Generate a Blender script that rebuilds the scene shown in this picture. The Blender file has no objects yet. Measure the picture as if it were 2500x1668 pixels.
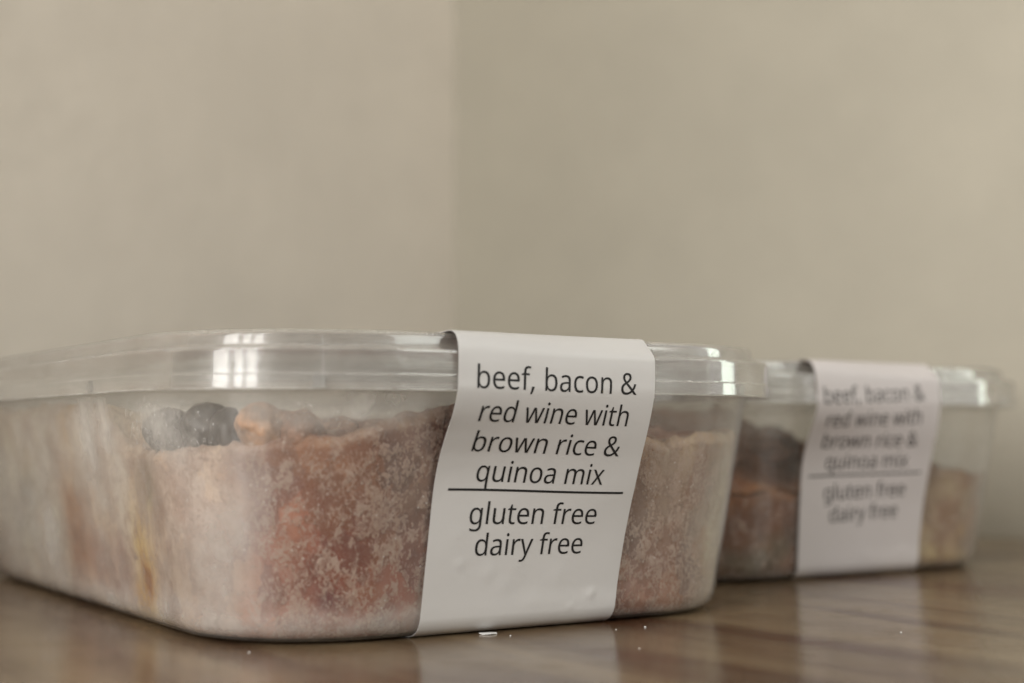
import bpy, bmesh, math, random
from mathutils import Vector, Matrix, noise, geometry
random.seed(7); noise.seed_set(3)
MM=.001
sc=bpy.context.scene
C=sc.collection

# ---------------------------------------------------------------- camera
FPX=3614.9
cam=bpy.data.cameras.new('camera'); camo=bpy.data.objects.new('camera',cam); C.objects.link(camo)
camo.location=(0,0,.04037); camo.rotation_euler=(math.radians(90+3.564),0,0)
cam.sensor_width=36; cam.lens=36*FPX/2500; cam.clip_start=.005; cam.clip_end=50
cam.dof.use_dof=True; cam.dof.focus_distance=.304; cam.dof.aperture_fstop=8.5
sc.camera=camo

# ---------------------------------------------------------------- light of the room
w=bpy.data.worlds.new('World'); sc.world=w; w.use_nodes=True
bg=w.node_tree.nodes['Background']; bg.inputs[0].default_value=(1.0,.96,.90,1); bg.inputs[1].default_value=.48
def lamp(name,az,dist,z,width,height,power,col,tilt=0):
    l=bpy.data.lights.new(name,'AREA'); l.shape='RECTANGLE'; l.size=width; l.size_y=height; l.energy=power; l.color=col
    o=bpy.data.objects.new(name,l); C.objects.link(o)
    a=math.radians(az); o.location=(math.sin(a)*dist,math.cos(a)*dist+.25,z)
    d=Vector((0,.25,.05))-o.location; d.z*=.4
    o.rotation_euler=d.to_track_quat('-Z','Y').to_euler()
    return o
lamp('window_light',-135,1.7,.62,.26,1.25,12.5,(1,.97,.93))
lamp('window_light',-145,1.7,.62,.13,1.25,6.5,(1,.97,.93))
lamp('window_light',-152.5,1.7,.62,.16,1.25,8,(1,.97,.93))
lamp('side_window_light',114,1.7,.95,.6,1.0,11,(.97,1,.93))
lamp('far_window_light',82,1.15,.3,.22,.7,.8,(.88,1,.86))
lamp('curtain_gap_light',169,2.2,.5,.022,1.2,.5,(1,.98,.95))
sc.view_settings.view_transform='Standard'; sc.view_settings.look='None'; sc.view_settings.gamma=1; sc.view_settings.exposure=.08
sc.view_settings.use_curve_mapping=False
cy=sc.cycles
cy.transparent_max_bounces=48; cy.max_bounces=6; cy.diffuse_bounces=2; cy.glossy_bounces=3; cy.transmission_bounces=2; cy.use_adaptive_sampling=True; cy.adaptive_threshold=.025; cy.adaptive_min_samples=12
cy.use_denoising=True; cy.sample_clamp_indirect=4; cy.caustics_reflective=False; cy.caustics_refractive=True

# ---------------------------------------------------------------- helpers
def mesh(name,verts,faces,mat=None,parent=None,smooth=True,scale=MM):
    me=bpy.data.meshes.new(name); me.from_pydata([(x*scale,y*scale,z*scale) for x,y,z in verts],[],faces)
    me.validate(); me.update()
    if smooth: me.polygons.foreach_set('use_smooth',[True]*len(me.polygons))
    o=bpy.data.objects.new(name,me); C.objects.link(o)
    if mat: me.materials.append(mat)
    if parent: o.parent=parent
    return o
def recalc(o):
    bm=bmesh.new(); bm.from_mesh(o.data); bmesh.ops.recalc_face_normals(bm,faces=bm.faces); bm.to_mesh(o.data); bm.free()
def tag(o,label,cat,group=None):
    o['label']=label; o['category']=cat
    if group: o['group']=group
def lerp(a,b,t): return a+(b-a)*t
def smooth01(t): t=min(max(t,0),1); return t*t*(3-2*t)

class NT:
    def __init__(s,name):
        s.m=bpy.data.materials.new(name); s.m.use_nodes=True; s.t=s.m.node_tree; s.t.nodes.clear()
        s.out=s.n('ShaderNodeOutputMaterial')
    def n(s,k,**p):
        x=s.t.nodes.new(k)
        for a,b in p.items(): setattr(x,a,b)
        return x
    def l(s,a,b): s.t.links.new(a,b)
    def set(s,sock,v):
        if isinstance(v,bpy.types.NodeSocket): s.l(v,sock)
        else: sock.default_value=v
    def math(s,op,a,b=None,c=None,clamp=False):
        x=s.n('ShaderNodeMath',operation=op,use_clamp=clamp)
        for i,v in enumerate((a,b,c)):
            if v is not None: s.set(x.inputs[i],v)
        return x.outputs[0]
    def mix(s,f,a,b,blend='MIX'):
        x=s.n('ShaderNodeMix',data_type='RGBA',blend_type=blend)
        s.set(x.inputs[0],f); s.set(x.inputs[6],a if isinstance(a,bpy.types.NodeSocket) else (*a,1)); s.set(x.inputs[7],b if isinstance(b,bpy.types.NodeSocket) else (*b,1))
        return x.outputs[2]
    def mixs(s,f,a,b):
        x=s.n('ShaderNodeMixShader'); s.set(x.inputs[0],f); s.l(a,x.inputs[1]); s.l(b,x.inputs[2]); return x.outputs[0]
    def ramp(s,f,lo,hi,a=0.,b=1.):
        x=s.n('ShaderNodeMapRange',interpolation_type='SMOOTHSTEP'); s.set(x.inputs[0],f)
        for i,v in enumerate((lo,hi,a,b)): x.inputs[i+1].default_value=v
        return x.outputs[0]
    def co(s,scale=(1,1,1),rot=(0,0,0),loc=(0,0,0)):
        c=s.n('ShaderNodeTexCoord'); m=s.n('ShaderNodeMapping'); m.inputs['Scale'].default_value=scale; m.inputs['Rotation'].default_value=rot; m.inputs['Location'].default_value=loc
        s.l(c.outputs['Object'],m.inputs[0]); return m.outputs[0]
    def noise(s,co,scale,detail=4,rough=.55,dist=0):
        x=s.n('ShaderNodeTexNoise'); s.l(co,x.inputs['Vector']); x.inputs['Scale'].default_value=scale; x.inputs['Detail'].default_value=detail; x.inputs['Roughness'].default_value=rough; x.inputs['Distortion'].default_value=dist
        return x.outputs[0]
    def voro(s,co,scale,feature='F1',out=0,rand=1):
        x=s.n('ShaderNodeTexVoronoi',feature=feature); s.l(co,x.inputs['Vector']); x.inputs['Scale'].default_value=scale; x.inputs['Randomness'].default_value=rand
        return x.outputs[out]
    def attr(s,name,out='Fac'):
        x=s.n('ShaderNodeAttribute',attribute_name=name); return x.outputs[out]
    def bump(s,h,strength,dist):
        x=s.n('ShaderNodeBump'); s.l(h,x.inputs['Height']); x.inputs['Strength'].default_value=strength; x.inputs['Distance'].default_value=dist; return x.outputs[0]
    def pbr(s,col,rough=.5,spec=.5,normal=None,**k):
        x=s.n('ShaderNodeBsdfPrincipled'); s.set(x.inputs['Base Color'],col if isinstance(col,bpy.types.NodeSocket) else (*col,1)); s.set(x.inputs['Roughness'],rough); x.inputs['Specular IOR Level'].default_value=spec
        if normal: s.l(normal,x.inputs['Normal'])
        for a,b in k.items(): s.set(x.inputs[a.replace('_',' ')],b)
        return x.outputs[0]
    def schlick(s,f0,k):   # the same on both sides of a sheet
        x=s.n('ShaderNodeLayerWeight'); x.inputs[0].default_value=.5
        return s.math('MULTIPLY_ADD',s.math('POWER',x.outputs['Facing'],5.),k,f0)
    def done(s,sh): s.l(sh,s.out.inputs[0]); return s.m

# ---------------------------------------------------------------- materials
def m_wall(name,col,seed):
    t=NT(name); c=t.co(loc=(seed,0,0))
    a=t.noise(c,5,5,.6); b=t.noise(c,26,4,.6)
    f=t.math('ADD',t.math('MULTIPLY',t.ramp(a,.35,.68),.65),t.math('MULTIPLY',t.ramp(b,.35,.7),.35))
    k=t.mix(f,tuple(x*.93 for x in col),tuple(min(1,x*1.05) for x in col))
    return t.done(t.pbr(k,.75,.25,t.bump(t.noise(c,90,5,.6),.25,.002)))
def m_table():
    t=NT('varnished_wood'); A=math.radians(-56.7)   # grain runs along the long side of the tubs
    g=t.co(rot=(0,0,-A)); 
    s1=t.n('ShaderNodeMapping'); s1.inputs['Scale'].default_value=(1,6,1); t.l(g,s1.inputs[0])
    s2=t.n('ShaderNodeMapping'); s2.inputs['Scale'].default_value=(1,26,1); t.l(g,s2.inputs[0])
    n1=t.noise(s1.outputs[0],5,4,.55,1.2); n2=t.noise(s2.outputs[0],14,7,.65,.5)
    k=t.mix(t.ramp(n1,.36,.66),(.23,.162,.093),(.085,.043,.021))
    k=t.mix(t.math('MULTIPLY',t.ramp(n2,.48,.72),.32),k,(.075,.038,.02))
    k=t.mix(t.math('MULTIPLY',t.ramp(n1,.58,.66),.5),k,(.10,.036,.018))
    wear=t.noise(t.co(),60,5,.65)
    r=t.math('ADD',.17,t.math('MULTIPLY',t.ramp(wear,.4,.75),.09))
    h=t.math('ADD',t.math('MULTIPLY',n2,.5),t.noise(g,45,3,.5))
    return t.done(t.pbr(k,r,.85,t.bump(h,.06,.0012)))
def m_plastic(name,milk,rough=.16,tint=(.92,.885,.835),film=False,refr=0.):
    """clear polypropylene: transparent sheet, a little cloudy, glossy"""
    t=NT(name); c=t.co()
    f=milk
    if film:
        cs=t.co(scale=(1,1,.8))
        n=t.noise(cs,110,3,.75)
        fa=t.attr('film')
        br=t.ramp(n,.28,.72,.55,1.3)
        f=t.math('ADD',f,t.math('MULTIPLY',fa,br),clamp=True)
    tr=t.n('ShaderNodeBsdfTransparent'); tr.inputs[0].default_value=(.985,.985,.98,1)
    di=t.n('ShaderNodeBsdfDiffuse'); di.inputs[0].default_value=(*tint,1)
    tl=t.n('ShaderNodeBsdfTranslucent'); tl.inputs[0].default_value=(*tint,1)
    see=tr.outputs[0]
    if refr:
        rf=t.n('ShaderNodeBsdfGlass'); rf.inputs['IOR'].default_value=1.45; rf.inputs['Roughness'].default_value=.04; see=t.mixs(refr,see,rf.outputs[0])
    body=t.mixs(f,see,t.mixs(.22,di.outputs[0],tl.outputs[0]))
    gl=t.n('ShaderNodeBsdfGlossy'); gl.inputs['Roughness'].default_value=rough
    return t.done(t.mixs(t.schlick(.04,.8),body,gl.outputs[0]))
def m_meal():
    t=NT('frozen_stew'); c=t.co(); cs=t.co(scale=(1,1,.75))
    base=t.attr('tone','Color'); frost=t.attr('frost')
    wob=t.n('ShaderNodeTexNoise'); t.l(cs,wob.inputs['Vector']); wob.inputs['Scale'].default_value=520; wob.inputs['Detail'].default_value=2
    wv=t.n('ShaderNodeVectorMath',operation='MULTIPLY_ADD'); t.l(wob.outputs['Color'],wv.inputs[0]); wv.inputs[1].default_value=(.0011,.0011,.0016); t.l(cs,wv.inputs[2])
    patch=t.noise(cs,150,4,.62); clump=t.noise(cs,260,4,.65)
    vo=t.n('ShaderNodeTexVoronoi'); t.l(wv.outputs[0],vo.inputs['Vector']); vo.inputs['Scale'].default_value=2100
    sep=t.n('ShaderNodeSeparateColor'); t.l(vo.outputs['Color'],sep.inputs[0])
    k=t.mix(t.ramp(patch,.38,.64,0,.55),base,t.mix(1,base,(.62,.48,.42),'MULTIPLY'))
    k=t.mix(t.ramp(t.noise(c,120,2,.5),.56,.70,0,.22),k,(.34,.15,.07))
    # pieces of meat and sauce frozen side by side
    wb=t.n('ShaderNodeVectorMath',operation='MULTIPLY_ADD'); t.l(wob.outputs['Color'],wb.inputs[0]); wb.inputs[1].default_value=(.006,.006,.006); t.l(cs,wb.inputs[2])
    vb=t.n('ShaderNodeTexVoronoi'); t.l(wb.outputs[0],vb.inputs['Vector']); vb.inputs['Scale'].default_value=125
    sb=t.n('ShaderNodeSeparateColor'); t.l(vb.outputs['Color'],sb.inputs[0])
    sr=t.n('ShaderNodeSeparateColor'); t.l(base,sr.inputs[0]); dk=t.ramp(sr.outputs[0],.38,.62,1,.18)
    k=t.mix(t.math('MULTIPLY',t.ramp(sb.outputs[0],.45,.6,0,.7),dk),k,t.mix(1,k,(.62,.52,.50),'MULTIPLY'))
    k=t.mix(t.ramp(sb.outputs[1],.62,.7,0,.45),k,t.mix(1,k,(1.3,1.25,1.1),'MULTIPLY'))
    k=t.mix(t.math('MULTIPLY',t.ramp(sb.outputs[2],.8,.84,0,.4),dk),k,(.28,.11,.05))
    # pale grains, crowding together where the frost is thick
    dens=t.math('MULTIPLY',t.math('MULTIPLY',t.ramp(clump,.36,.60,.08,1.1),t.ramp(patch,.30,.62,.45,1.15)),frost)
    grain=t.math('MULTIPLY',t.ramp(t.math('SUBTRACT',dens,sep.outputs[0]),-.12,.22),t.ramp(sep.outputs[1],0,1,.45,1))
    k=t.mix(t.math('MULTIPLY',grain,.8),k,(.43,.30,.235))
    v2=t.n('ShaderNodeTexVoronoi'); t.l(wb.outputs[0],v2.inputs['Vector']); v2.inputs['Scale'].default_value=820
    s2=t.n('ShaderNodeSeparateColor'); t.l(v2.outputs['Color'],s2.inputs[0])
    big=t.math('MULTIPLY',t.ramp(t.math('SUBTRACT',t.math('MULTIPLY',dens,.45),s2.outputs[0]),-.08,.12),t.ramp(s2.outputs[2],0,1,.3,.85))
    k=t.mix(t.math('MULTIPLY',big,.8),k,(.46,.34,.275))
    v=t.voro(c,620); dots=t.math('MULTIPLY',t.ramp(v,.09,.17,1,0),t.ramp(patch,.5,.6))
    k=t.mix(t.math('MULTIPLY',dots,.6),k,(.82,.76,.70))
    return t.done(t.pbr(k,.5,.35,t.bump(t.math('ADD',grain,clump),.5,.0007)))
def m_lump(name,col,ice=.25,rough=.45):
    t=NT(name); c=t.co()
    n=t.noise(c,240,5,.65); f=t.noise(c,800,3,.6)
    k=t.mix(t.ramp(n,.38,.66),tuple(x*.6 for x in col),tuple(min(1,x*1.25) for x in col))
    k=t.mix(t.math('MULTIPLY',t.ramp(f,.55,.72),ice),k,(.72,.62,.54))
    return t.done(t.pbr(k,rough,.5,t.bump(n,.6,.0008)))
def m_paper(name,col):
    t=NT(name); c=t.co()
    n=t.noise(c,30,3,.5); f=t.noise(c,1400,2,.5)
    k=t.mix(t.ramp(n,.3,.7),tuple(x*.965 for x in col),col)
    h=t.math('ADD',t.math('MULTIPLY',t.noise(c,95,3,.5),1.0),t.math('MULTIPLY',f,.03))
    return t.done(t.pbr(k,.42,.4,t.bump(h,.14,.0009)))
def m_plain(name,col,rough=.6,spec=.4):
    t=NT(name); c=t.co(); n=t.noise(c,500,3,.6)
    k=t.mix(t.ramp(n,.3,.7),tuple(x*.85 for x in col),tuple(min(1,x*1.1) for x in col))
    return t.done(t.pbr(k,rough,spec))
def m_ice():
    t=NT('ice'); c=t.co(); n=t.noise(c,900,3,.6)
    return t.done(t.pbr(t.mix(n,(.7,.7,.7),(.86,.86,.85)),.25,.5,t.bump(n,.4,.0004)))
def m_drop():
    t=NT('water'); 
    tr=t.n('ShaderNodeBsdfTransparent'); gl=t.n('ShaderNodeBsdfGlossy'); gl.inputs['Roughness'].default_value=.03
    di=t.n('ShaderNodeBsdfDiffuse'); di.inputs[0].default_value=(.75,.72,.68,1)
    lw=t.n('ShaderNodeLayerWeight'); lw.inputs[0].default_value=.45
    b=t.mixs(t.ramp(lw.outputs['Facing'],.2,.8,.03,.55),tr.outputs[0],di.outputs[0])
    return t.done(t.mixs(t.schlick(.03,.9),b,gl.outputs[0]))
M=dict(wall_l=m_wall('wall_paint_pinkish_lit',(.735,.665,.58),0.),wall_r=m_wall('wall_paint_olive_dimmed',(.53,.495,.41),3.),table=m_table(),  # left wall paint lightened, right darkened, to balance the light reaching them
 tub=m_plastic('tub_plastic',.015,.2,film=True),lid=m_plastic('lid_plastic',.0,.15,tint=(.82,.80,.755),film=True,refr=.4),paper=m_paper('label_paper',(.615,.597,.585)),paper_b=m_paper('label_paper_pinkish',(.64,.595,.59)),ink=m_plain('label_ink',(.012,.011,.011),.5,.3),
 meal=m_meal(),dark=m_lump('dark_lump_skin',(.035,.026,.022),.06,.3),darkbeef=m_lump('dark_beef',(.19,.085,.043),.05),beef=m_lump('beef',(.30,.14,.075),.35),orange=m_lump('orange_chunk',(.50,.29,.17),.45),
 ice=m_ice(),drop=m_drop(),film=m_plastic('clear_film',.3,.1))

# ---------------------------------------------------------------- the place: table and two walls of the room corner
def slab(name,pts,z0,z1,mat):
    n=len(pts); v=[(x,y,z0) for x,y in pts]+[(x,y,z1) for x,y in pts]
    f=[tuple(range(n-1,-1,-1)),tuple(range(n,2*n))]+[(i,(i+1)%n,(i+1)%n+n,i+n) for i in range(n)]
    o=mesh(name,v,f,mat,smooth=False); recalc(o); o['kind']='structure'; return o
CO=(-27.5,707.); dR=(.866,-.5); dL=(-.5,-.866)
def along(p,d,t): return (p[0]+d[0]*t,p[1]+d[1]*t)
nR=(.5,.866); nL=(-.866,.5)
slab('table',[along(CO,dL,1300),CO,along(CO,dR,900),(1100,-700),(-600,-700)],-30,0,M['table'])
def wall(name,d,n,mat,ext,reach):
    a=along(CO,d,-ext); b=along(CO,d,reach)
    return slab(name,[a,b,along(b,n,90),along(a,n,90)],-700,2100,mat)
# room walls stand behind the table edge
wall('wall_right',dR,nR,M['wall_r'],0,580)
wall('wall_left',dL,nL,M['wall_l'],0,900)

# ---------------------------------------------------------------- tub geometry (millimetres, tub-local; label face is x=-HX)
HX,HY,RC=112.0,78.5,43.3
SH=8.0   # patches below were measured for a half length of 104: shift them with the label face
def catmull(P,n):
    out=[];m=len(P)
    for i in range(m-1):
        p0=P[max(i-1,0)];p1=P[i];p2=P[i+1];p3=P[min(i+2,m-1)]
        for j in range(n):
            t=j/n
            out.append(tuple(.5*((2*p1[k])+(-p0[k]+p2[k])*t+(2*p0[k]-5*p1[k]+4*p2[k]-p3[k])*t*t+(-p0[k]+3*p1[k]-3*p2[k]+p3[k])*t**3) for k in (0,1)))
    out.append(P[-1]);return out
def resample(P,N):
    L=[0.]
    for i in range(1,len(P)): L.append(L[-1]+math.hypot(P[i][0]-P[i-1][0],P[i][1]-P[i-1][1]))
    out=[];j=0
    for k in range(N+1):
        s=L[-1]*k/N
        while j<len(L)-2 and L[j+1]<s: j+=1
        w=(s-L[j])/max(L[j+1]-L[j],1e-9)
        out.append((P[j][0]*(1-w)+P[j+1][0]*w,P[j][1]*(1-w)+P[j+1][1]*w))
    return out,L[-1]
LAB_L=[(36,60.25),(18,60.25),(9,60.25),(6,60.28),(3.4,60.4),(1.3,59.6),(.2,57.6),(-.15,54.5),(-.15,51),(0,48.4),(1.5,44.5),(4.2,40),(6.6,35.5),(8.45,30),(10.25,20),(12.0,9.5),(12.75,5),(13.3,2.9),(14.6,1.2),(17,.22),(20,.1),(34,.1)]
LAB_R=[(36,60.25),(18,60.25),(9,60.25),(6,60.25),(4.1,60.1),(2.1,58.3),(.2,56.4),(-.15,54.5),(-.15,51),(0,48.5),(1.0,44.5),(2.5,40),(4.4,35),(6.1,30),(9.4,20),(12.0,9.5),(12.75,5),(13.3,2.9),(14.6,1.2),(17,.22),(20,.1),(34,.1)]
NP=240
PL,LENL=resample(catmull(LAB_L,10),NP);PR,LENR=resample(catmull(LAB_R,10),NP)
LLEN=.5*(LENL+LENR)
LW=47.6
def lab(u,t,ac=-2.0,tilt=-.016):
    """label surface: u mm across (-LW/2..LW/2), t mm down the strip -> tub-local (x,y,z)"""
    w=min(max(u/LW+.5,0),1);w=w*w*(3-2*w)
    k=min(max(t/LLEN*NP,0),NP-1e-6);i=int(k);r=k-i
    l=[PL[i][j]*(1-r)+PL[i+1][j]*r for j in (0,1)];q=[PR[i][j]*(1-r)+PR[i+1][j]*r for j in (0,1)]
    d=l[0]*(1-w)+q[0]*w;z=l[1]*(1-w)+q[1]*w
    a=ac+u+tilt*(t-44)
    return (-HX+d,-a,z)

NC,NX,NY=26,150,110
def outline(d):
    """rounded rectangle inset by d: equal vertex count for every d"""
    hx,hy=HX-d,HY-d; r=max(RC-d,1.5); out=[]
    cs=((hx-r,hy-r,0),(-hx+r,hy-r,90),(-hx+r,-hy+r,180),(hx-r,-hy+r,270))
    for q,(cx,cy_,a0) in enumerate(cs):
        for k in range(NC+1):
            a=math.radians(a0+90*k/NC); out.append((cx+r*math.cos(a),cy_+r*math.sin(a)))
        nx=cs[(q+1)%4]; a=math.radians(a0+90)
        p0=out[-1]; p1=(nx[0]+r*math.cos(a),nx[1]+r*math.sin(a)); ns=NXS if q%2==0 else NYS
        for k in range(1,ns): out.append((lerp(p0[0],p1[0],k/ns),lerp(p0[1],p1[1],k/ns)))
    return out
NXS,NYS=70,50
def sweep(prof,cap0=True,cap1=True):
    v=[];f=[];n=0
    for d,z in prof:
        o=outline(d); n=len(o); v+=[(x,y,z) for x,y in o]
    for r in range(len(prof)-1):
        for i in range(n): j=(i+1)%n; f.append((r*n+i,r*n+j,(r+1)*n+j,(r+1)*n+i))
    if cap0: f.append(tuple(range(n-1,-1,-1)))
    if cap1: f.append(tuple(range((len(prof)-1)*n,len(prof)*n)))
    return v,f
def wall_d(z): return 12.9-(min(max(z,3),48)-5)*(12.9-5.6)/42.8
def sdf(x,y,d):
    r=RC-d; qx=abs(x)-(HX-d-r); qy=abs(y)-(HY-d-r)
    return math.hypot(max(qx,0),max(qy,0))+min(max(qx,qy),0)-r
def rows(d0,z0,d1,z1,n): return [(lerp(d0,d1,k/n),lerp(z0,z1,k/n)) for k in range(n+1)]
def blob(P,cs,warp=3.0,sc_=.06,seed=0):
    """weighted patches: cs=(x,y,z,radius_along,radius_up,value)"""
    q=Vector(((P[0]+SH)*sc_+seed,P[1]*sc_,P[2]*sc_))
    nv=noise.noise_vector(q); n2=noise.noise_vector(q*3.1)
    x=P[0]+SH+nv.x*warp+n2.x*warp*.5; y=P[1]+nv.y*warp+n2.y*warp*.5; z=P[2]+nv.z*warp*1.3+n2.z*warp*.6
    for c in cs:
        h=math.hypot(x-c[0],y-c[1])/c[3]; u=abs(z-c[2])/c[4]; g=math.exp(-(h*h+u*u)*.9)
        yield g,c[5]

def build_tub(root,films):
    prof=[(62,.25),(20,.25),(17.6,.3),(15.6,.75),(14.2,1.7),(13.35,3.2)]+rows(12.9,5,5.6,47.8,46)+[(5.4,48.6),(4.9,49.2),(1.6,49.4),(1.2,49.7),(1.2,52.4),(1.75,52.4),(1.75,50.1),(5.2,49.9),(5.9,49.3)]
    prof+=rows(6.15,47.8,13.45,5,46)+[(13.95,3.4),(14.7,2.1),(15.9,1.2),(17.8,.85),(20,.8),(62,.8)]
    v,f=sweep(prof); o=mesh('tub',v,f,M['tub'],root); o.data.set_sharp_from_angle(angle=math.radians(28))
    at=o.data.attributes.new('film','FLOAT','POINT'); vals=[]
    for P in v:
        a=films['base']+.10*max(0,noise.noise(Vector(P)*.05))
        if 3<P[2]<48.5:
            for g,val in blob(P,films['patches'],2.5): a=lerp(a,val,min(1,g*1.15))
        elif P[2]<=3: a=.30
        else: a*=.5
        vals.append(max(0,a)*.55)
    at.data.foreach_set('value',vals)
    return o
def build_lid(root):
    # (inset, height, cloudiness, raised at edges to paint in the light they catch); long flats get a support row just inside each end so that they shade flat
    rows_=[(60,58.4,.1),(14,58.4,.1),(12.6,58.6,.12),(12.0,59.6,.12),(11.4,59.95,.12),(6.0,60.0,.14),(4.9,59.9,.2),(4.35,59.5,.2),(4.12,58.8,.14),(4.1,58.65,.13),(3.96,57.25,.13),(3.95,57.1,.16),(3.6,56.75,.26),(2.2,56.6,.2),(.9,56.5,.26),(.45,56.25,.30),(.3,55.8,.2),(.3,55.65,.12),(.3,51.8,.12),(.3,51.65,.2),(.22,51.42,.26),(0,51.25,.2),(0,51.12,.13),(0,48.9,.15),(0,48.76,.4),(.12,48.5,.6),(.75,48.5,.6),(.85,48.8,.3),(.85,51.3,.12),(.95,55.6,.12),(1.2,55.95,.2),(3.6,56.15,.2),(4.3,56.35,.2),(4.6,57.0,.13),(4.75,58.7,.13),(5.2,59.3,.13),(6.0,59.4,.13),(10.9,59.35,.1),(11.4,59.0,.1),(12.0,58.0,.1),(13,57.8,.1),(60,57.8,.1)]
    v,f=sweep([r[:2] for r in rows_]); o=mesh('lid',v,f,M['lid'],root); o.data.set_sharp_from_angle(angle=math.radians(40))
    n=len(v)//len(rows_)
    at=o.data.attributes.new('film','FLOAT','POINT'); at.data.foreach_set('value',[r[2]*LIDMILK for r in rows_ for _ in range(n)])
    return o
LIDMILK=1.0
def curve_at(P,off=0):
    """outward normal of the tub outline near local point P"""
    e=.05; gx=sdf(P[0]+e,P[1],0)-sdf(P[0]-e,P[1],0); gy=sdf(P[0],P[1]+e,0)-sdf(P[0],P[1]-e,0); l=math.hypot(gx,gy) or 1
    return gx/l,gy/l
def snap_tab(lid,x,y,w,z0,z1,depth=.55):
    """small moulded block on the lid skirt"""
    nx,ny=curve_at((x,y)); tx,ty=-ny,nx; d=sdf(x,y,0); bx,by=x-nx*d,y-ny*d
    v=[]
    for z,g in ((z0,0),(z1,0)):
        for s,q in ((-1,-.9),(1,-.9),(1,depth-.12),(.86,depth),(-.86,depth),(-1,depth-.12)):
            v.append((bx+tx*s*w/2+nx*q,by+ty*s*w/2+ny*q,z))
    f=[(5,4,3,2,1,0),(6,7,8,9,10,11)]+[(i,(i+1)%6,(i+1)%6+6,i+6) for i in range(6)]
    o=mesh('snap_tab',v,f,M['lid'],lid,smooth=False); recalc(o)
    o.data.attributes.new('film','FLOAT','POINT').data.foreach_set('value',[.16]*len(v)); return o

def build_meal(name,edge,inner,tones,frosts,base,basefrost,seed,rim=None,zb=1.3):
    """frozen block: follows the inside of the tub, uneven top. edge=[(x,y,z)] top line along the wall"""
    E_=sorted((math.atan2(y/HY,x/HX),z) for x,y,z in ((x-SH if x<60 else x+SH,y,z) for x,y,z in edge))
    E_=[(E_[-1][0]-2*math.pi,E_[-1][1])]+E_+[(E_[0][0]+2*math.pi,E_[0][1])]
    def top(x,y):
        a=math.atan2(y/HY,x/HX)
        for i in range(len(E_)-1):
            if E_[i][0]<=a<=E_[i+1][0]:
                w_=(a-E_[i][0])/max(E_[i+1][0]-E_[i][0],1e-6); z=lerp(E_[i][1],E_[i+1][1],w_); break
        q=Vector((x*.12+seed,y*.12,0)); return z+noise.noise(q)*1.1+noise.noise(q*3.3)*.8+noise.noise(q*9)*.4
    global NXS,NYS
    sx,sy=NXS,NYS; NXS,NYS=110,90
    K=52; v=[];f=[];tn=[]
    base_o=outline(0); n=len(base_o)
    tops=[top(x,y) for x,y in outline(7)]
    rowsd=[]
    for k in range(K+1):
        t=k/K
        for i in range(n):
            z=lerp(zb,tops[i],t)
            d=wall_d(z)+.85+(1.6*max(0,1-(z-zb)/3.0)**2)+1.3*smooth01((t-.955)/.045)
            rowsd.append((i,d,z))
    # positions: interpolate outline at inset d (outlines share vertex order)
    cache={}
    def pos(i,d):
        k=round(d*20); 
        if k not in cache: cache[k]=outline(k/20)
        return cache[k][i]
    for i,d,z in rowsd:
        x,y=pos(i,d); q=Vector((x,y,z))*.28
        dn=.22*noise.noise(q)+.10*noise.noise(q*3)
        nx,ny=curve_at((x,y)); v.append((x+nx*min(dn,.25),y+ny*min(dn,.25),z))
    for k in range(K):
        for i in range(n): j=(i+1)%n; f.append((k*n+i,k*n+j,(k+1)*n+j,(k+1)*n+i))
    f.append(tuple(range(n-1,-1,-1)))
    ds=[9.5,11,13,16,20,25,31,38,46,55,64,72]
    st=K*n
    for di,dd in enumerate(ds):
        o=outline(dd); s0=len(v)
        for i,(x,y) in enumerate(o):
            w_=smooth01((dd-7)/22); q=Vector((x*.09+seed,y*.09,3))
            z=lerp(tops[i]-.4*min(1,(dd-8)/4),inner(x+SH,y),w_)+1.6*noise.noise(q)+1.0*noise.noise(q*2.7)
            v.append((x,y,min(z,55.5)))
        for i in range(n): j=(i+1)%n; f.append((st+i,st+j,s0+j,s0+i))
        st=s0
    f.append(tuple(range(st,st+n)))
    NXS,NYS=sx,sy
    o=mesh(name,v,f,M['meal'])
    col=[];fr=[]
    for idx,P in enumerate(v):
        c=list(base); a=basefrost
        for g,val in blob(P,tones,3.2,.055,seed):
            g=min(1,g*1.2)
            for k in range(3): c[k]=lerp(c[k],val[k],g)
        for g,val in blob(P,frosts,3.0,.05,seed+5): a=lerp(a,val,min(1,g*1.2))
        if idx<(K+1)*n and rim:
            t=idx//n/K; g=smooth01((t-.93)/.04)*(.55+.45*noise.noise(Vector(P)*.3))
            for k in range(3): c[k]=lerp(c[k],rim[k],max(0,g)*.5)
        col+=[c[0],c[1],c[2],1]; fr.append(a)
    o.data.attributes.new('tone','FLOAT_COLOR','POINT').data.foreach_set('color',col)
    o.data.attributes.new('frost','FLOAT','POINT').data.foreach_set('value',fr)
    return o
def lump(name,p,r,mat,parent,seed,rough=.18,freq=.16,sub=4):
    bm=bmesh.new(); bmesh.ops.create_icosphere(bm,subdivisions=sub,radius=1)
    for q in bm.verts:
        e=q.co.copy(); n_=noise.noise(e*1.3+Vector((seed,0,0)))*rough+noise.noise(e*3.7+Vector((0,seed,0)))*rough*.45
        q.co=Vector((e.x*r[0],e.y*r[1],e.z*r[2]))*(1+n_)
    me=bpy.data.meshes.new(name); bm.transform(Matrix.Scale(MM,4)); bm.to_mesh(me); bm.free()
    me.polygons.foreach_set('use_smooth',[True]*len(me.polygons)); me.materials.append(mat)
    o=bpy.data.objects.new(name,me); C.objects.link(o); o.parent=parent; o.location=(p[0]*MM,p[1]*MM,p[2]*MM)
    return o
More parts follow.
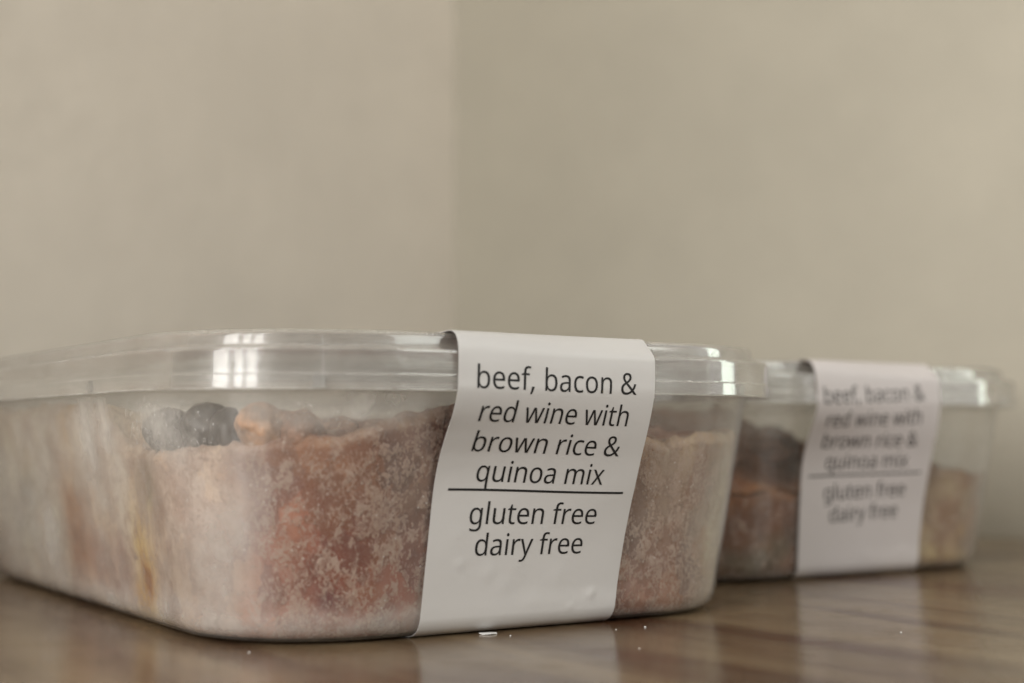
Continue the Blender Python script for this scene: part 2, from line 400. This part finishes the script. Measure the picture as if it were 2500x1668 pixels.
# ---------------------------------------------------------------- label and lettering
def build_label(root,ac,tilt,bumps,paper):
    NU,NTT=80,330; th=.13; top=[];bot=[]
    def pt(u,t):
        P=Vector(lab(u,t,ac,tilt)); e=.15
        du=Vector(lab(u+e,t,ac,tilt))-Vector(lab(u-e,t,ac,tilt)); dt=Vector(lab(u,t+e,ac,tilt))-Vector(lab(u,t-e,ac,tilt))
        n=dt.cross(du); n.normalize()
        return P,n
    def sample(u,t):
        P,n=pt(u,t); h=0
        if 34<t<97:
            for bu,bt,br,bh in bumps: h+=bh*math.exp(-((u-bu)**2+(t-bt)**2)/(br*br))
        if t<100: h+=.05*noise.noise(Vector((u*.12,t*.12,ac)))
        return P,n,h
    for k in range(NTT+1):
        t=.4+(LLEN-.8)*k/NTT
        for i in range(NU+1):
            u=-LW/2+LW*i/NU; P,n,h=sample(u,t); top.append(P+n*h); bot.append(P+n*(h-th))
    m=NU+1; N=len(top); v=[tuple(p) for p in top+bot]; f=[]
    for k in range(NTT):
        for i in range(NU):
            a=k*m+i; f.append((a,a+1,a+m+1,a+m)); f.append((N+a,N+a+m,N+a+m+1,N+a+1))
    for k in range(NTT):
        a=k*m; f.append((a,a+m,N+a+m,N+a)); a=k*m+NU; f.append((a,N+a,N+a+m,a+m))
    for i in range(NU):
        a=i; f.append((a,N+a,N+a+1,a+1)); a=NTT*m+i; f.append((a,a+1,N+a+1,N+a))
    o=mesh('label',v,f,M[paper],root); recalc(o)
    o.data.set_sharp_from_angle(angle=math.radians(50))
    return o,sample
GLYPH={'b':[493,[[(139,461),(138,410),(136,389),(135,373),(139,373),(161,398),(189,419),(206,427),(226,432),(248,436),(272,437),(310,434),(344,423),(374,406),(401,381),(422,350),(437,312),(446,267),(449,215),(448,180),(444,147),(437,118),(427,91),(415,68),(400,48),(384,31),(365,17),(344,6),(322,-2),(298,-6),(272,-8),(248,-7),(226,-3),(206,2),(189,10),(161,31),(139,55),(133,55),(119,0),(68,0),(68,609),(139,609)],[(260,379),(219,374),(188,361),(165,339),(150,308),(145,289),(142,268),(139,244),(139,217),(139,214),(140,177),(145,144),(153,116),(165,93),(181,74),(202,61),(229,53),(261,51),(288,53),(312,61),(332,74),(348,93),(360,117),(369,145),(374,178),(376,216),(374,254),(369,287),(360,315),(348,338),(331,356),(311,368),(288,376)]]],
'e':[452,[[(234,438),(261,436),(286,432),(308,424),(329,414),(348,401),(364,385),(378,367),(390,346),(399,323),(406,299),(410,272),(411,244),(411,201),(117,201),(120,167),(127,137),(139,111),(154,90),(174,74),(197,62),(224,55),(254,52),(293,54),(327,60),(359,69),(392,82),(392,20),(359,8),(327,-1),(292,-6),(251,-8),(221,-6),(194,-2),(167,6),(143,17),(121,31),(101,48),(85,68),(70,91),(59,117),(51,146),(46,177),(44,212),(46,246),(50,277),(57,306),(68,333),(81,357),(96,378),(114,395),(134,411),(157,423),(181,431),(207,436)],[(233,380),(209,378),(188,372),(170,362),(154,348),(140,330),(130,309),(123,285),(119,257),(338,257),(335,292),(326,322),(312,346),(292,364),(266,376)]]],
'a':[450,[[(231,437),(268,435),(299,428),(326,418),(347,403),(364,383),(376,358),(383,328),(385,293),(385,0),(334,0),(320,61),(317,61),(298,40),(279,22),(258,9),(234,-1),(206,-6),(172,-8),(136,-5),(103,6),(75,23),(55,48),(41,80),(37,119),(40,150),(50,176),(65,199),(87,219),(116,234),(152,245),(194,253),(243,257),(316,259),(316,285),(310,330),(293,359),(265,375),(227,380),(194,378),(163,370),(133,359),(106,347),(84,400),(115,414),(151,426),(170,431),(190,434),(210,436)],[(252,208),(215,205),(184,200),(159,192),(141,182),(118,155),(110,119),(115,87),(132,66),(157,53),(188,49),(215,51),(238,56),(260,66),(279,79),(295,96),(306,117),(313,142),(315,172),(315,210)]]],
'c':[385,[[(241,-8),(213,-7),(187,-2),(162,5),(139,15),(118,28),(99,45),(83,65),(69,87),(58,114),(50,143),(46,176),(44,213),(46,250),(51,284),(59,315),(71,342),(85,365),(102,385),(121,401),(142,415),(166,425),(191,432),(217,436),(245,438),(278,436),(309,431),(336,424),(358,415),(337,356),(316,363),(292,370),(267,374),(244,376),(204,371),(172,358),(148,335),(131,303),(125,284),(120,263),(118,239),(117,213),(118,189),(120,166),(125,145),(131,126),(148,94),(172,71),(202,58),(240,53),(273,55),(302,60),(328,68),(351,78),(351,15),(328,5),(304,-2),(275,-7)]]],
',':[215,[[(154,84),(146,55),(136,23),(111,-42),(85,-103),(33,-103),(49,-38),(63,31),(73,93),(148,93)]]],
'o':[485,[[(442,216),(441,190),(438,165),(434,142),(428,121),(420,101),(411,82),(400,66),(388,51),(359,25),(324,7),(305,0),(285,-4),(264,-7),(241,-8),(200,-4),(163,7),(129,25),(100,51),(88,66),(77,82),(67,101),(59,121),(52,142),(48,165),(45,190),(44,216),(46,250),(50,282),(58,310),(68,336),(81,360),(97,380),(116,397),(137,412),(161,423),(186,431),(214,436),(244,438),(272,436),(299,431),(324,423),(347,412),(368,397),(387,380),(403,360),(417,336),(428,310),(436,282),(440,250)],[(117,216),(118,191),(120,169),(125,147),(130,128),(147,95),(172,71),(203,56),(243,51),(282,56),(314,71),(339,95),(356,128),(361,147),(366,169),(368,191),(369,216),(368,240),(365,263),(361,284),(355,303),(338,335),(314,359),(282,374),(242,379),(212,376),(185,368),(164,354),(147,335),(134,311),(124,284),(119,252)]]],
'n':[496,[[(275,438),(311,436),(343,429),(369,417),(391,401),(409,379),(421,352),(428,319),(431,280),(431,0),(361,0),(361,275),(359,299),(355,321),(348,338),(338,353),(308,372),(265,379),(232,376),(204,368),(182,356),(166,338),(154,316),(146,289),(140,258),(139,223),(139,0),(68,0),(68,430),(125,430),(136,371),(140,371),(156,392),(175,409),(198,422),(222,431),(248,436)]]],
'&':[587,[[(244,581),(284,578),(318,567),(345,549),(366,524),(378,494),(383,458),(380,434),(374,411),(364,391),(350,372),(333,355),(313,338),(292,323),(268,308),(423,159),(442,186),(457,216),(469,250),(479,286),(550,286),(543,261),(536,237),(527,213),(518,191),(508,170),(496,150),(483,131),(468,114),(585,0),(490,0),(420,67),(394,46),(366,28),(336,13),(303,2),(285,-3),(265,-6),(245,-7),(223,-8),(196,-7),(171,-4),(148,2),(127,10),(108,20),(91,32),(77,47),(65,63),(55,82),(48,102),(44,125),(43,149),(46,187),(57,220),(75,248),(100,273),(131,296),(166,318),(149,337),(133,358),(118,379),(107,403),(99,429),(96,456),(101,493),(114,524),(135,548),(165,567),(182,573),(201,578),(222,580)],[(209,273),(182,257),(159,239),(141,221),(128,201),(119,178),(116,152),(124,112),(146,81),(162,69),(181,61),(202,56),(225,55),(250,56),(273,59),(294,64),(314,71),(347,90),(375,111)],[(241,524),(211,519),(186,506),(171,485),(165,457),(169,429),(180,404),(199,378),(225,350),(247,363),(265,376),(280,389),(292,401),(308,428),(313,458),(308,484),(294,505),(271,519)]]],
'r':[331,[[(269,438),(281,438),(295,437),(308,435),(319,433),(310,368),(299,370),(287,372),(275,373),(264,374),(240,371),(217,363),(195,351),(176,334),(161,313),(149,289),(141,261),(139,229),(139,0),(68,0),(68,430),(126,430),(134,351),(137,351),(152,374),(170,395),(191,413),(214,426),(240,435)]]],
'd':[493,[[(221,-8),(182,-5),(148,6),(118,23),(92,48),(71,79),(56,117),(47,162),(44,214),(47,266),(56,311),(71,350),(93,381),(119,406),(149,424),(183,434),(221,438),(253,436),(280,429),(303,420),(323,407),(340,391),(354,374),(359,374),(356,405),(355,424),(354,438),(354,609),(425,609),(425,0),(368,0),(358,58),(354,58),(340,40),(323,24),(303,11),(279,1),(252,-6)],[(232,51),(263,53),(290,60),(311,71),(328,88),(340,109),(348,135),(354,165),(355,200),(355,213),(354,251),(349,284),(340,313),(329,336),(313,355),(291,369),(264,377),(231,379),(204,376),(181,368),(162,354),(146,334),(133,309),(124,281),(119,249),(117,213),(119,176),(124,144),(133,116),(146,93),(162,74),(181,61),(205,53)]]],
'w':[630,[[(346,243),(336,276),(328,308),(321,335),(318,347),(316,357),(313,357),(308,335),(302,307),(294,275),(284,242),(207,1),(127,1),(9,431),(82,431),(141,201),(153,154),(163,109),(167,90),(169,73),(172,73),(178,97),(185,128),(193,160),(201,188),(277,431),(354,431),(428,188),(440,149),(451,109),(455,90),(457,74),(460,74),(463,89),(466,108),(477,153),(489,201),(549,431),(621,431),(502,1),(419,1)]]],
'i':[207,[[(139,430),(139,0),(68,0),(68,430)],[(104,591),(119,588),(133,580),(142,566),(145,546),(142,526),(133,512),(119,504),(104,501),(88,504),(75,512),(66,526),(63,546),(66,566),(75,580),(88,588)]]],
't':[289,[[(212,50),(228,50),(245,53),(260,55),(272,59),(272,5),(258,0),(240,-4),(219,-7),(200,-8),(167,-5),(138,4),(112,20),(91,44),(84,60),(78,79),(75,100),(74,125),(74,375),(13,375),(13,409),(75,437),(103,528),(144,528),(144,430),(269,430),(269,375),(144,375),(144,127),(149,93),(163,69),(185,54)]]],
'h':[496,[[(139,431),(138,415),(138,399),(135,370),(140,370),(155,391),(174,407),(196,420),(221,429),(247,435),(273,437),(298,436),(321,433),(342,428),(360,421),(391,400),(413,370),(421,351),(426,330),(430,306),(431,280),(431,0),(361,0),(361,275),(359,299),(355,321),(348,338),(338,353),(308,372),(265,379),(222,374),(189,360),(166,338),(150,308),(145,289),(142,269),(139,246),(139,222),(139,0),(68,0),(68,609),(139,609)]]],
'u':[496,[[(427,430),(427,0),(370,0),(359,57),(356,57),(340,36),(321,20),(298,8),(273,-1),(247,-6),(220,-8),(195,-7),(173,-4),(152,1),(134,8),(103,29),(81,59),(73,78),(68,99),(64,122),(63,148),(63,430),(135,430),(135,153),(136,129),(141,108),(148,91),(158,76),(188,57),(230,51),(273,55),(306,69),(330,91),(345,121),(350,140),(354,160),(356,182),(357,206),(357,430)]]],
'q':[493,[[(354,-9),(355,25),(356,43),(358,58),(354,58),(332,32),(303,11),(285,3),(266,-3),(243,-7),(219,-8),(182,-5),(148,6),(119,23),(93,48),(71,79),(56,117),(47,162),(44,214),(46,249),(50,282),(57,311),(67,338),(79,361),(93,381),(110,398),(129,413),(150,424),(172,432),(196,436),(221,438),(245,437),(267,433),(287,427),(304,419),(333,397),(355,371),(358,371),(369,430),(425,430),(425,-192),(354,-192)],[(233,51),(272,55),(304,67),(327,87),(342,116),(348,134),(352,153),(354,175),(355,199),(355,213),(354,252),(348,285),(340,314),(328,337),(312,356),(290,369),(263,377),(231,379),(204,376),(181,368),(161,354),(145,334),(133,309),(124,281),(119,249),(117,213),(119,176),(124,145),(133,117),(146,93),(162,75),(182,61),(205,53)]]],
'm':[750,[[(540,438),(574,436),(603,429),(628,417),(649,401),(665,379),(676,352),(683,319),(685,280),(685,0),(615,0),(615,277),(610,321),(594,353),(567,372),(528,379),(499,376),(474,369),(454,358),(438,342),(426,322),(418,298),(413,270),(411,237),(411,0),(342,0),(342,277),(339,308),(332,333),(320,353),(303,367),(281,376),(253,379),(215,374),(185,360),(164,338),(150,308),(145,290),(141,269),(139,247),(139,223),(139,0),(68,0),(68,430),(125,430),(136,371),(140,371),(155,392),(173,409),(194,422),(217,431),(241,436),(266,438),(290,437),(312,433),(332,428),(349,420),(378,398),(398,366),(402,366),(414,383),(427,398),(443,410),(461,420),(480,428),(499,433),(519,437)]]],
'x':[424,[[(170,220),(22,430),(102,430),(213,268),(322,430),(402,430),(253,220),(410,0),(330,0),(213,172),(94,0),(14,0)]]],
'g':[493,[[(221,438),(261,434),(297,422),(329,402),(355,373),(359,373),(369,430),(425,430),(425,-7),(424,-36),(420,-63),(413,-88),(404,-109),(392,-129),(378,-146),(361,-160),(341,-172),(318,-181),(293,-187),(264,-191),(233,-192),(210,-192),(188,-191),(167,-189),(147,-186),(110,-177),(78,-165),(78,-100),(111,-114),(149,-125),(170,-129),(191,-132),(214,-133),(237,-134),(263,-132),(286,-126),(306,-116),(324,-101),(337,-84),(347,-63),(353,-39),(355,-13),(355,4),(356,32),(358,57),(354,57),(329,28),(299,8),(263,-4),(221,-8),(182,-4),(147,7),(117,25),(91,51),(70,83),(56,121),(47,164),(44,214),(47,263),(56,306),(70,344),(91,377),(117,404),(147,423),(181,434)],[(230,379),(197,374),(169,359),(147,336),(130,303),(125,284),(120,262),(118,239),(117,213),(119,176),(124,143),(134,115),(146,92),(163,73),(182,60),(205,52),(232,50),(262,52),(288,58),(309,69),(326,85),(340,105),(349,131),(354,161),(356,197),(356,214),(355,242),(353,267),(349,289),(343,309),(326,340),(302,362),(270,374)]]],
'l':[207,[[(139,0),(68,0),(68,609),(139,609)]]],
'y':[409,[[(1,430),(76,430),(169,185),(184,144),(196,105),(201,86),(205,68),(209,68),(215,91),(224,121),(245,186),(333,430),(409,430),(224,-59),(207,-97),(188,-130),(165,-156),(138,-176),(106,-188),(67,-192),(49,-192),(34,-190),(20,-188),(9,-186),(9,-130),(30,-133),(43,-134),(56,-135),(79,-132),(99,-126),(116,-114),(130,-99),(142,-80),(152,-59),(174,-2)]]],
'f':[276,[[(266,375),(158,375),(158,0),(87,0),(87,375),(12,375),(12,408),(87,432),(87,457),(88,483),(92,507),(97,528),(104,547),(124,577),(152,597),(186,609),(227,613),(252,612),(274,609),(294,604),(310,599),(292,544),(278,548),(262,552),(245,555),(228,556),(197,550),(175,532),(162,502),(158,458),(158,430),(266,430)]]],
' ':[208,[]]}
def offset_poly(c,off):
    c=[p for i,p in enumerate(c) if math.hypot(p[0]-c[i-1][0],p[1]-c[i-1][1])>2.5]
    n=len(c); out=[]
    for i in range(n):
        a,b,d=c[i-1],c[i],c[(i+1)%n]
        e1=(b[0]-a[0],b[1]-a[1]); e2=(d[0]-b[0],d[1]-b[1]); l1=math.hypot(*e1) or 1; l2=math.hypot(*e2) or 1
        n1=(e1[1]/l1,-e1[0]/l1); n2=(e2[1]/l2,-e2[0]/l2); m=(n1[0]+n2[0],n1[1]+n2[1]); k=1+n1[0]*n2[0]+n1[1]*n2[1]; k=max(k,.35)
        out.append((b[0]+m[0]/k*off,b[1]+m[1]/k*off))
    return out
def flat_text(s,width,scale):
    """filled 2-D outlines of one line, 0..width wide, baseline 0, millimetres"""
    x=0; polys=[]
    for ch in s:
        adv,cs=GLYPH[ch]
        for c in cs: polys.append([(px+x,py) for px,py in c])
        x+=adv
    lo=min(p[0] for c in polys for p in c); hi=max(p[0] for c in polys for p in c); kx=width/(hi-lo)
    V=[];F=[]
    x=0
    for ch in s:
        adv,cs=GLYPH[ch]
        if cs:
            co=[];ed=[];loops=[]
            for c in cs:
                c=offset_poly(c,THIN); s0=len(co); loops.append(c)
                co+=[Vector(p) for p in c]; ed+=[(s0+k,s0+(k+1)%len(c)) for k in range(len(c))]
            vs,_,fs,*_r=geometry.delaunay_2d_cdt(co,ed,[],0,1e-4)
            b0=len(V); V+=[((p.x+x-lo)*kx,p.y*scale,0) for p in vs]
            for t_ in fs:
                px=sum(vs[k].x for k in t_)/3; py=sum(vs[k].y for k in t_)/3; ins=False
                for c in loops:
                    for k in range(len(c)):
                        (x1,y1),(x2,y2)=c[k-1],c[k]
                        if (y1>py)!=(y2>py) and px<(x2-x1)*(py-y1)/(y2-y1)+x1: ins=not ins
                if ins: F.append(tuple(b0+k for k in t_))
        x+=adv
    me=bpy.data.meshes.new('t'); me.from_pydata(V,[],F); me.update()
    return me
def wrap(me,name,label,sample,u0,t0,rot,lift=.06):
    bm=bmesh.new(); bm.from_mesh(me); bpy.data.meshes.remove(me)
    xs=[q.co.x for q in bm.verts]; ys=[q.co.y for q in bm.verts]
    for axis,lo,hi,step in ((0,min(xs),max(xs),1.1),(1,min(ys),max(ys),.45)):
        k=lo+step
        while k<hi:
            co=[0,0,0]; co[axis]=k; no=[0,0,0]; no[axis]=1
            bmesh.ops.bisect_plane(bm,geom=bm.verts[:]+bm.edges[:]+bm.faces[:],plane_co=co,plane_no=no); k+=step
    c_,s_=math.cos(rot),math.sin(rot)
    for q in bm.verts:
        x,y=q.co.x,q.co.y; u=u0+x*c_+y*s_; t=t0+x*s_-y*c_
        P,n,h=sample(u,t); q.co=(P+n*(h+lift))*MM
    bmesh.ops.triangulate(bm,faces=bm.faces[:])
    m2=bpy.data.meshes.new(name); bm.to_mesh(m2); bm.free(); m2.materials.append(M['ink'])
    o=bpy.data.objects.new(name,m2); C.objects.link(o); o.parent=label
    return o
THIN=1
LINES=[("beef, bacon &",-19.8,45.55,38.75),("red wine with",-17.9,52.35,35.75),("brown rice &",-17.2,59.05,34.95),("quinoa mix",-14.7,65.4,29.9),("gluten free",-14.9,74.05,30.3),("dairy free",-12.8,80.45,26.0)]
def letter(label,sample,rot,du=0,dt=0):
    for s,u,t,wd in LINES:
        c_,s_=math.cos(rot),math.sin(rot); tu,tt=u,t-64
        wrap(flat_text(s,wd,.0077),'lettering',label,sample,tu*c_-tt*s_+du,tu*s_+tt*c_+64+dt,rot)
    me=bpy.data.meshes.new('r'); me.from_pydata([(0,-.24,0),(41.6,-.24,0),(41.6,.24,0),(0,.24,0)],[],[(0,1,2,3)])
    c_,s_=math.cos(rot),math.sin(rot); tu,tt=-20.6,67.05-64
    wrap(me,'printed_rule',label,sample,tu*c_-tt*s_+du,tu*s_+tt*c_+64+dt,rot+.003)

def place(o,p): o.location=(p[0]*MM,p[1]*MM,0); o.rotation_euler=(0,0,math.radians(p[2]))
P1=(-49.590,390.391,122.979); P2=(47.225,507.262,122.3)
def container(p,label,films,ac,tilt,rot,du,dt,bumps,paper='paper'):
    r=bpy.data.objects.new('food_container',None); C.objects.link(r); place(r,p); r.empty_display_size=.02
    tag(r,label,'food container','labelled plastic food containers')
    tub=build_tub(r,films); lid=build_lid(r)
    for x,y,w_ in ((-93.6,50.2,2.4),(-99.5,-46,2.0),(-45,78.5,2.4),(60,78.5,2.4),(60,-78.5,2.4),(-45,-78.5,2.4)): snap_tab(lid,x-SH,y,w_,48.62,51.1)
    lb,sm=build_label(r,ac,tilt,bumps,paper); letter(lb,sm,rot,du,dt)
    return r,tub,lid
BUMPS=[(-9,84,1.6,.10),(-5,87,2.2,.10),(2,90,2.5,.08),(-17,76,1.6,.07),(17,89.5,1.1,.22),(12,92,.8,.12),(-3,83,2.3,.07),(-16,82,1.2,.1),(8,85,1.8,.06)]
filmA=dict(base=.025,patches=[(-20,71,38,45,30,.30),(40,70,25,45,30,.46),(-60,68,12,25,12,.14),(-79,63,20,7,14,.60),(-78,64,32,10,7,.3),(-66,71,42,10,6,.62),(-80,66.2,42,6,5,.26),(-88,59,43,7,4,.12),(-91,54,47,9,3,.4),(-97,42,46.5,14,3.2,.6),(-88,50,2.5,30,2.6,.55),(-40,66,4,50,3,.6),(-92,46,18,14,12,.04),(-95,30,25,12,14,.02),(-94,-33,24,10,26,.07),(-88,-53,24,9,30,.36),(-34,72,41,4,8,.8),(-21,71.6,40,6,11,.85),(19,68,16,6,8,.8),(-1,68,20,12,13,.10),(-44,66.5,11,7,10,.08)])
filmB=dict(base=.03,patches=[(-94,30,46,40,5,.26),(-94,-28,40,14,8,.20),(-88,-53,24,10,30,.36)])
rA,tubA,lidA=container(P1,'clear plastic food container in front, sharp, with crisp white paper label',filmA,-2.0,-.016,.009,0,0,BUMPS)
rB,tubB,lidB=container(P2,'blurred clear plastic food container behind, half hidden by the front one',filmB,-6.2,.088,-.048,-.6,-.3,BUMPS[2:5],'paper_b')

# ---------------------------------------------------------------- frozen meals inside
edgeA=[(49.7,72.7,46.2),(25.2,72.9,46.8),(.4,72.9,47.2),(-24.8,72.9,46.9),(-34.2,72.2,43.8),(-41.6,71,37),(-67.4,70.5,37.5),(-76.8,67.5,38.1),(-83.2,63.5,38.6),(-88.1,59,39.2),(-92.5,52.7,39.7),(-95.4,46.4,40.5),(-97.2,39.6,42),(-97.7,32.8,43.6),(-97.9,27.6,45.1),(-98.2,23.1,46),(-97,0,44),(-96.9,-29.8,39),(-96.9,-39,39.9),(-94.2,-49.6,40.3),(-60,-72,41),(40,-72,43),(97,0,44),(85,60,46)]
def innerA(x,y):
    return 40+2.5*smooth01((x+40)/60)+2*math.sin(x*.07+y*.05)
red=(.235,.06,.037)
tonesA=[(-20,71,25,50,30,(.80,.68,.55)),(45,70,25,40,30,(.74,.67,.54)),(-62,69,26,14,22,(.70,.55,.45)),(-77,64,26,9,16,(.76,.63,.55)),(-91,47,18,16,16,red),(-92,52,35,12,4,(.29,.13,.072)),(-95,30,28,11,14,(.20,.105,.068)),(-94,33,12,12,9,(.24,.075,.045)),(-84,57,7,7,3.5,(.44,.21,.14)),(-89.5,46.7,8.5,2.8,2.6,(.13,.03,.035)),(-86,55,22,5,8,(.40,.17,.11)),
 (-2,68.5,25,15,8,(.50,.29,.175)),(2,67,14,14,9,(.48,.26,.155)),(-14,67,11,9,6,(.56,.34,.25)),(-46,67.5,17,5,9,(.72,.53,.24)),(-42,65.6,7,6,6,(.70,.48,.18)),(-45,66.1,9,2.6,4.5,(.42,.17,.03)),(-40,65,2,18,2,(.62,.45,.2)),(-66,66,13,9,7,(.44,.34,.28)),(-28,66.5,11,9,6,(.50,.34,.28)),(-56,68,27,6,8,(.46,.33,.25)),(-52,69,31,4,5,(.42,.34,.2)),(-12,69,31,22,4,(.64,.50,.38)),(17,67.8,18,6,9,(.82,.76,.62)),(36,68,26,10,5,(.5,.47,.4)),(48,68,15,9,5,(.6,.55,.46)),(-21,71.6,40,7,10,(.84,.77,.67)),(-34,72,41,4.5,8,(.80,.72,.64)),(-28,72,38,3,9,(.58,.42,.32)),(-3,72.5,43,3.5,4,(.68,.46,.18)),
 (-94,-34,24,10,20,(.30,.20,.14)),(-92,-32,9,8,6,(.33,.175,.13)),(-95,-26,36,5,9,(.36,.21,.12)),(-96,-36,36,7,4,(.50,.40,.31)),(-88,-54,23,8,26,(.66,.61,.48))]
frostsA=[(-20,70,25,55,40,.35),(40,70,25,45,40,.3),(-78,64,20,9,14,.5),(-90,48,16,10,8,.52),(-93,42,30,13,8,.7),(-95,30,22,11,18,.8),(-84,57,6,10,3,.9),(-92,38,6,15,3,.8),(-94,-35,24,14,20,.7)]
def meal_root(o,p,label): place(o,p); tag(o,label,'frozen meal','frozen meals in the containers')
mealA=build_meal('frozen_meal',edgeA,innerA,tonesA,frostsA,(.185,.062,.038),.8,1.7,rim=(.62,.46,.31))
meal_root(mealA,P1,'frosty reddish frozen stew filling the front container')
def inward(P,k):
    nx,ny=curve_at(P); return (P[0]-nx*k,P[1]-ny*k,P[2])
def behind(P,k):
    P=(P[0]-SH,P[1],P[2])
    c_,s_=math.cos(math.radians(P1[2])),math.sin(math.radians(P1[2])); e=Vector((-c_*P1[0]-s_*P1[1],s_*P1[0]-c_*P1[1],40.37)); d=(Vector(P)-e).normalized(); return tuple(Vector(P)+d*k)
lump('dark_lump',behind((-70.5,70.6,40.9),14),(5.6,5.2,4.9),M['dark'],mealA,2,.10)
lump('dark_lump',behind((-79.8,66.6,41.6),8.5),(5.4,5.2,4.9),M['dark'],mealA,5,.14)
lump('dark_lump',behind((-82.8,63.8,40.6),5.6),(4.2,3.6,4.6),M['dark'],mealA,6,.22)
lump('orange_chunk',behind((-88.3,59.6,41.6),5.6),(5.2,4.8,4.6),M['orange'],mealA,9,.22)
lump('beef_chunk',behind((-92.4,53.6,40.6),8.0),(6.0,5.4,4.4),M['beef'],mealA,12,.2)
for k,(x,y,z,r) in enumerate(((-78,36,44,9),(-62,14,44,11),(-40,40,43,9),(-78,-6,44,9),(-50,-30,43,11),(-80,-36,42,8),(-10,20,45,12),(-15,-40,44,11),(30,10,45,12))):
    lump('beef_chunk',(x-SH,y,z-5.5),(r,r*.85,r*.55),M['beef'],mealA,20+k,.25)
edgeB=[(-91,49.9,24.5),(-94.5,28.1,24.8),(-95,0,27),(-95,-22,33),(-95,-30,30),(-94.2,-41.2,28.5),(-70,-70,26),(20,-70,27),(95,0,30),(20,70,32),(-50,68,27)]
def innerB(x,y): return 27+20*smooth01((y+5)/34)*smooth01((x+90)/24)
tonesB=[(-92,40,14,22,14,(.20,.082,.042)),(-91,40,7,16,5,(.13,.095,.06)),(-94,30,25,26,2.2,(.5,.22,.08)),(-93,-32,16,17,20,(.44,.335,.215)),(-91.5,-41.2,11,1.6,2,(.72,.40,.06)),(-92,-36,5,10,2.5,(.46,.36,.2))]
mealB=build_meal('frozen_meal',edgeB,innerB,tonesB,[(-92,40,14,20,18,.35)],(.18,.078,.038),.25,8.3,rim=(.5,.24,.09))
meal_root(mealB,P2,'dark brown frozen stew half filling the rear container')
for k,(x,y,z,r) in enumerate(((-74,44,36,10),(-72,22,37,11),(-55,50,37,11),(-50,20,38,12),(-66,-4,33,9))):
    lump('beef_chunk',(x-SH,y,z-1),(r,r*.85,r*.6),M['darkbeef'],mealB,40+k,.5)

# ---------------------------------------------------------------- droplets clinging inside the front container (one part, uncountable)
v=[];f=[]
def droplet(x,y,z,r,st):
    x-=SH
    nx,ny=curve_at((x,y)); d=sdf(x,y,wall_d(z)-.02); px,py=x-nx*d,y-ny*d; tx,ty=-ny,nx; s0=len(v)
    for a in range(5):
        ph=a/4*math.pi/2
        for b in range(8):
            q=b/8*2*math.pi; rr=r*math.cos(ph); h=r*.55*math.sin(ph)
            v.append((px+tx*rr*math.cos(q)+nx*h,py+ty*rr*math.cos(q)+ny*h,z+rr*math.sin(q)*st))
    for a in range(4):
        for b in range(8): c=(b+1)%8; f.append((s0+a*8+b,s0+a*8+c,s0+a*8+8+c,s0+a*8+8+b))
for _ in range(150):
    t=random.random()
    x,y=lerp(-52,-80,t)+random.uniform(-3,3),lerp(72,66,t)
    droplet(x,y,random.uniform(37.5,47.2),random.choice((.18,.22,.28,.35,.45)),random.uniform(1,2.2))
for _ in range(60):
    y=random.uniform(22,62); droplet(-95,y,random.uniform(41,46),random.choice((.2,.28,.4)),random.uniform(1,1.8))
o=mesh('droplets',v,f,M['drop'],tubA); o['kind']='stuff'

# ---------------------------------------------------------------- ice crumbs and a scrap on the table
def on_table(X,Y):
    u=(X-1250)/FPX; w_=-(Y-834)/FPX; p=math.radians(3.564); d=(u,math.cos(p)-w_*math.sin(p),math.sin(p)+w_*math.cos(p)); t=40.37/-d[2]
    return d[0]*t,d[1]*t
def crumb(X,Y,r,label,seed):
    r*=.5
    x,y=on_table(X,Y); o=lump('ice_crumb',(x,y,r*.5),(r,r*.8,r*.6),M['ice'],None,seed,.3,sub=2); tag(o,label,'ice crumb','ice crumbs on the table')
crumb(608,1594,.42,'tiny ice crumb in front of the rounded corner of the sharp container',1)
crumb(1504,1538,.30,'tiny ice crumb just right of the sharp label, near its bottom corner',2)
crumb(1575,1532,.50,'largest ice crumb, under the right end of the front container',3)
crumb(1561,1584,.30,'tiny ice crumb nearest the picture bottom, right of the sharp label',4)
crumb(1246,1553,.35,'tiny ice crumb under the bottom edge of the sharp label',5)
crumb(2200,1545,.40,'tiny ice crumb alone on the table in front of the blurred container',6)
ax,ay=on_table(1178,1551); bx_,by_=on_table(1211,1548)
ux,uy=(bx_-ax),(by_-ay); nx_,ny_=uy,-ux
pts=[(ax,ay),(ax+ux*.5+nx_*.22,ay+uy*.5+ny_*.22),(bx_+nx_*.12,by_+ny_*.12),(bx_,by_),(bx_-nx_*.5,by_-ny_*.5),(ax-nx_*.4,ay-ny_*.4)]
n_=len(pts); vv=[(x,y,.05+.12*(k%2)) for k,(x,y) in enumerate(pts)]+[(x,y,.25+.12*(k%2)) for k,(x,y) in enumerate(pts)]
o=mesh('ice_flake',vv,[tuple(range(n_-1,-1,-1)),tuple(range(n_,2*n_))]+[(i,(i+1)%n_,(i+1)%n_+n_,i+n_) for i in range(n_)],M['ice'],smooth=False); recalc(o)
tag(o,'thin pale flake of ice peeking out below the sharp label','ice flake')
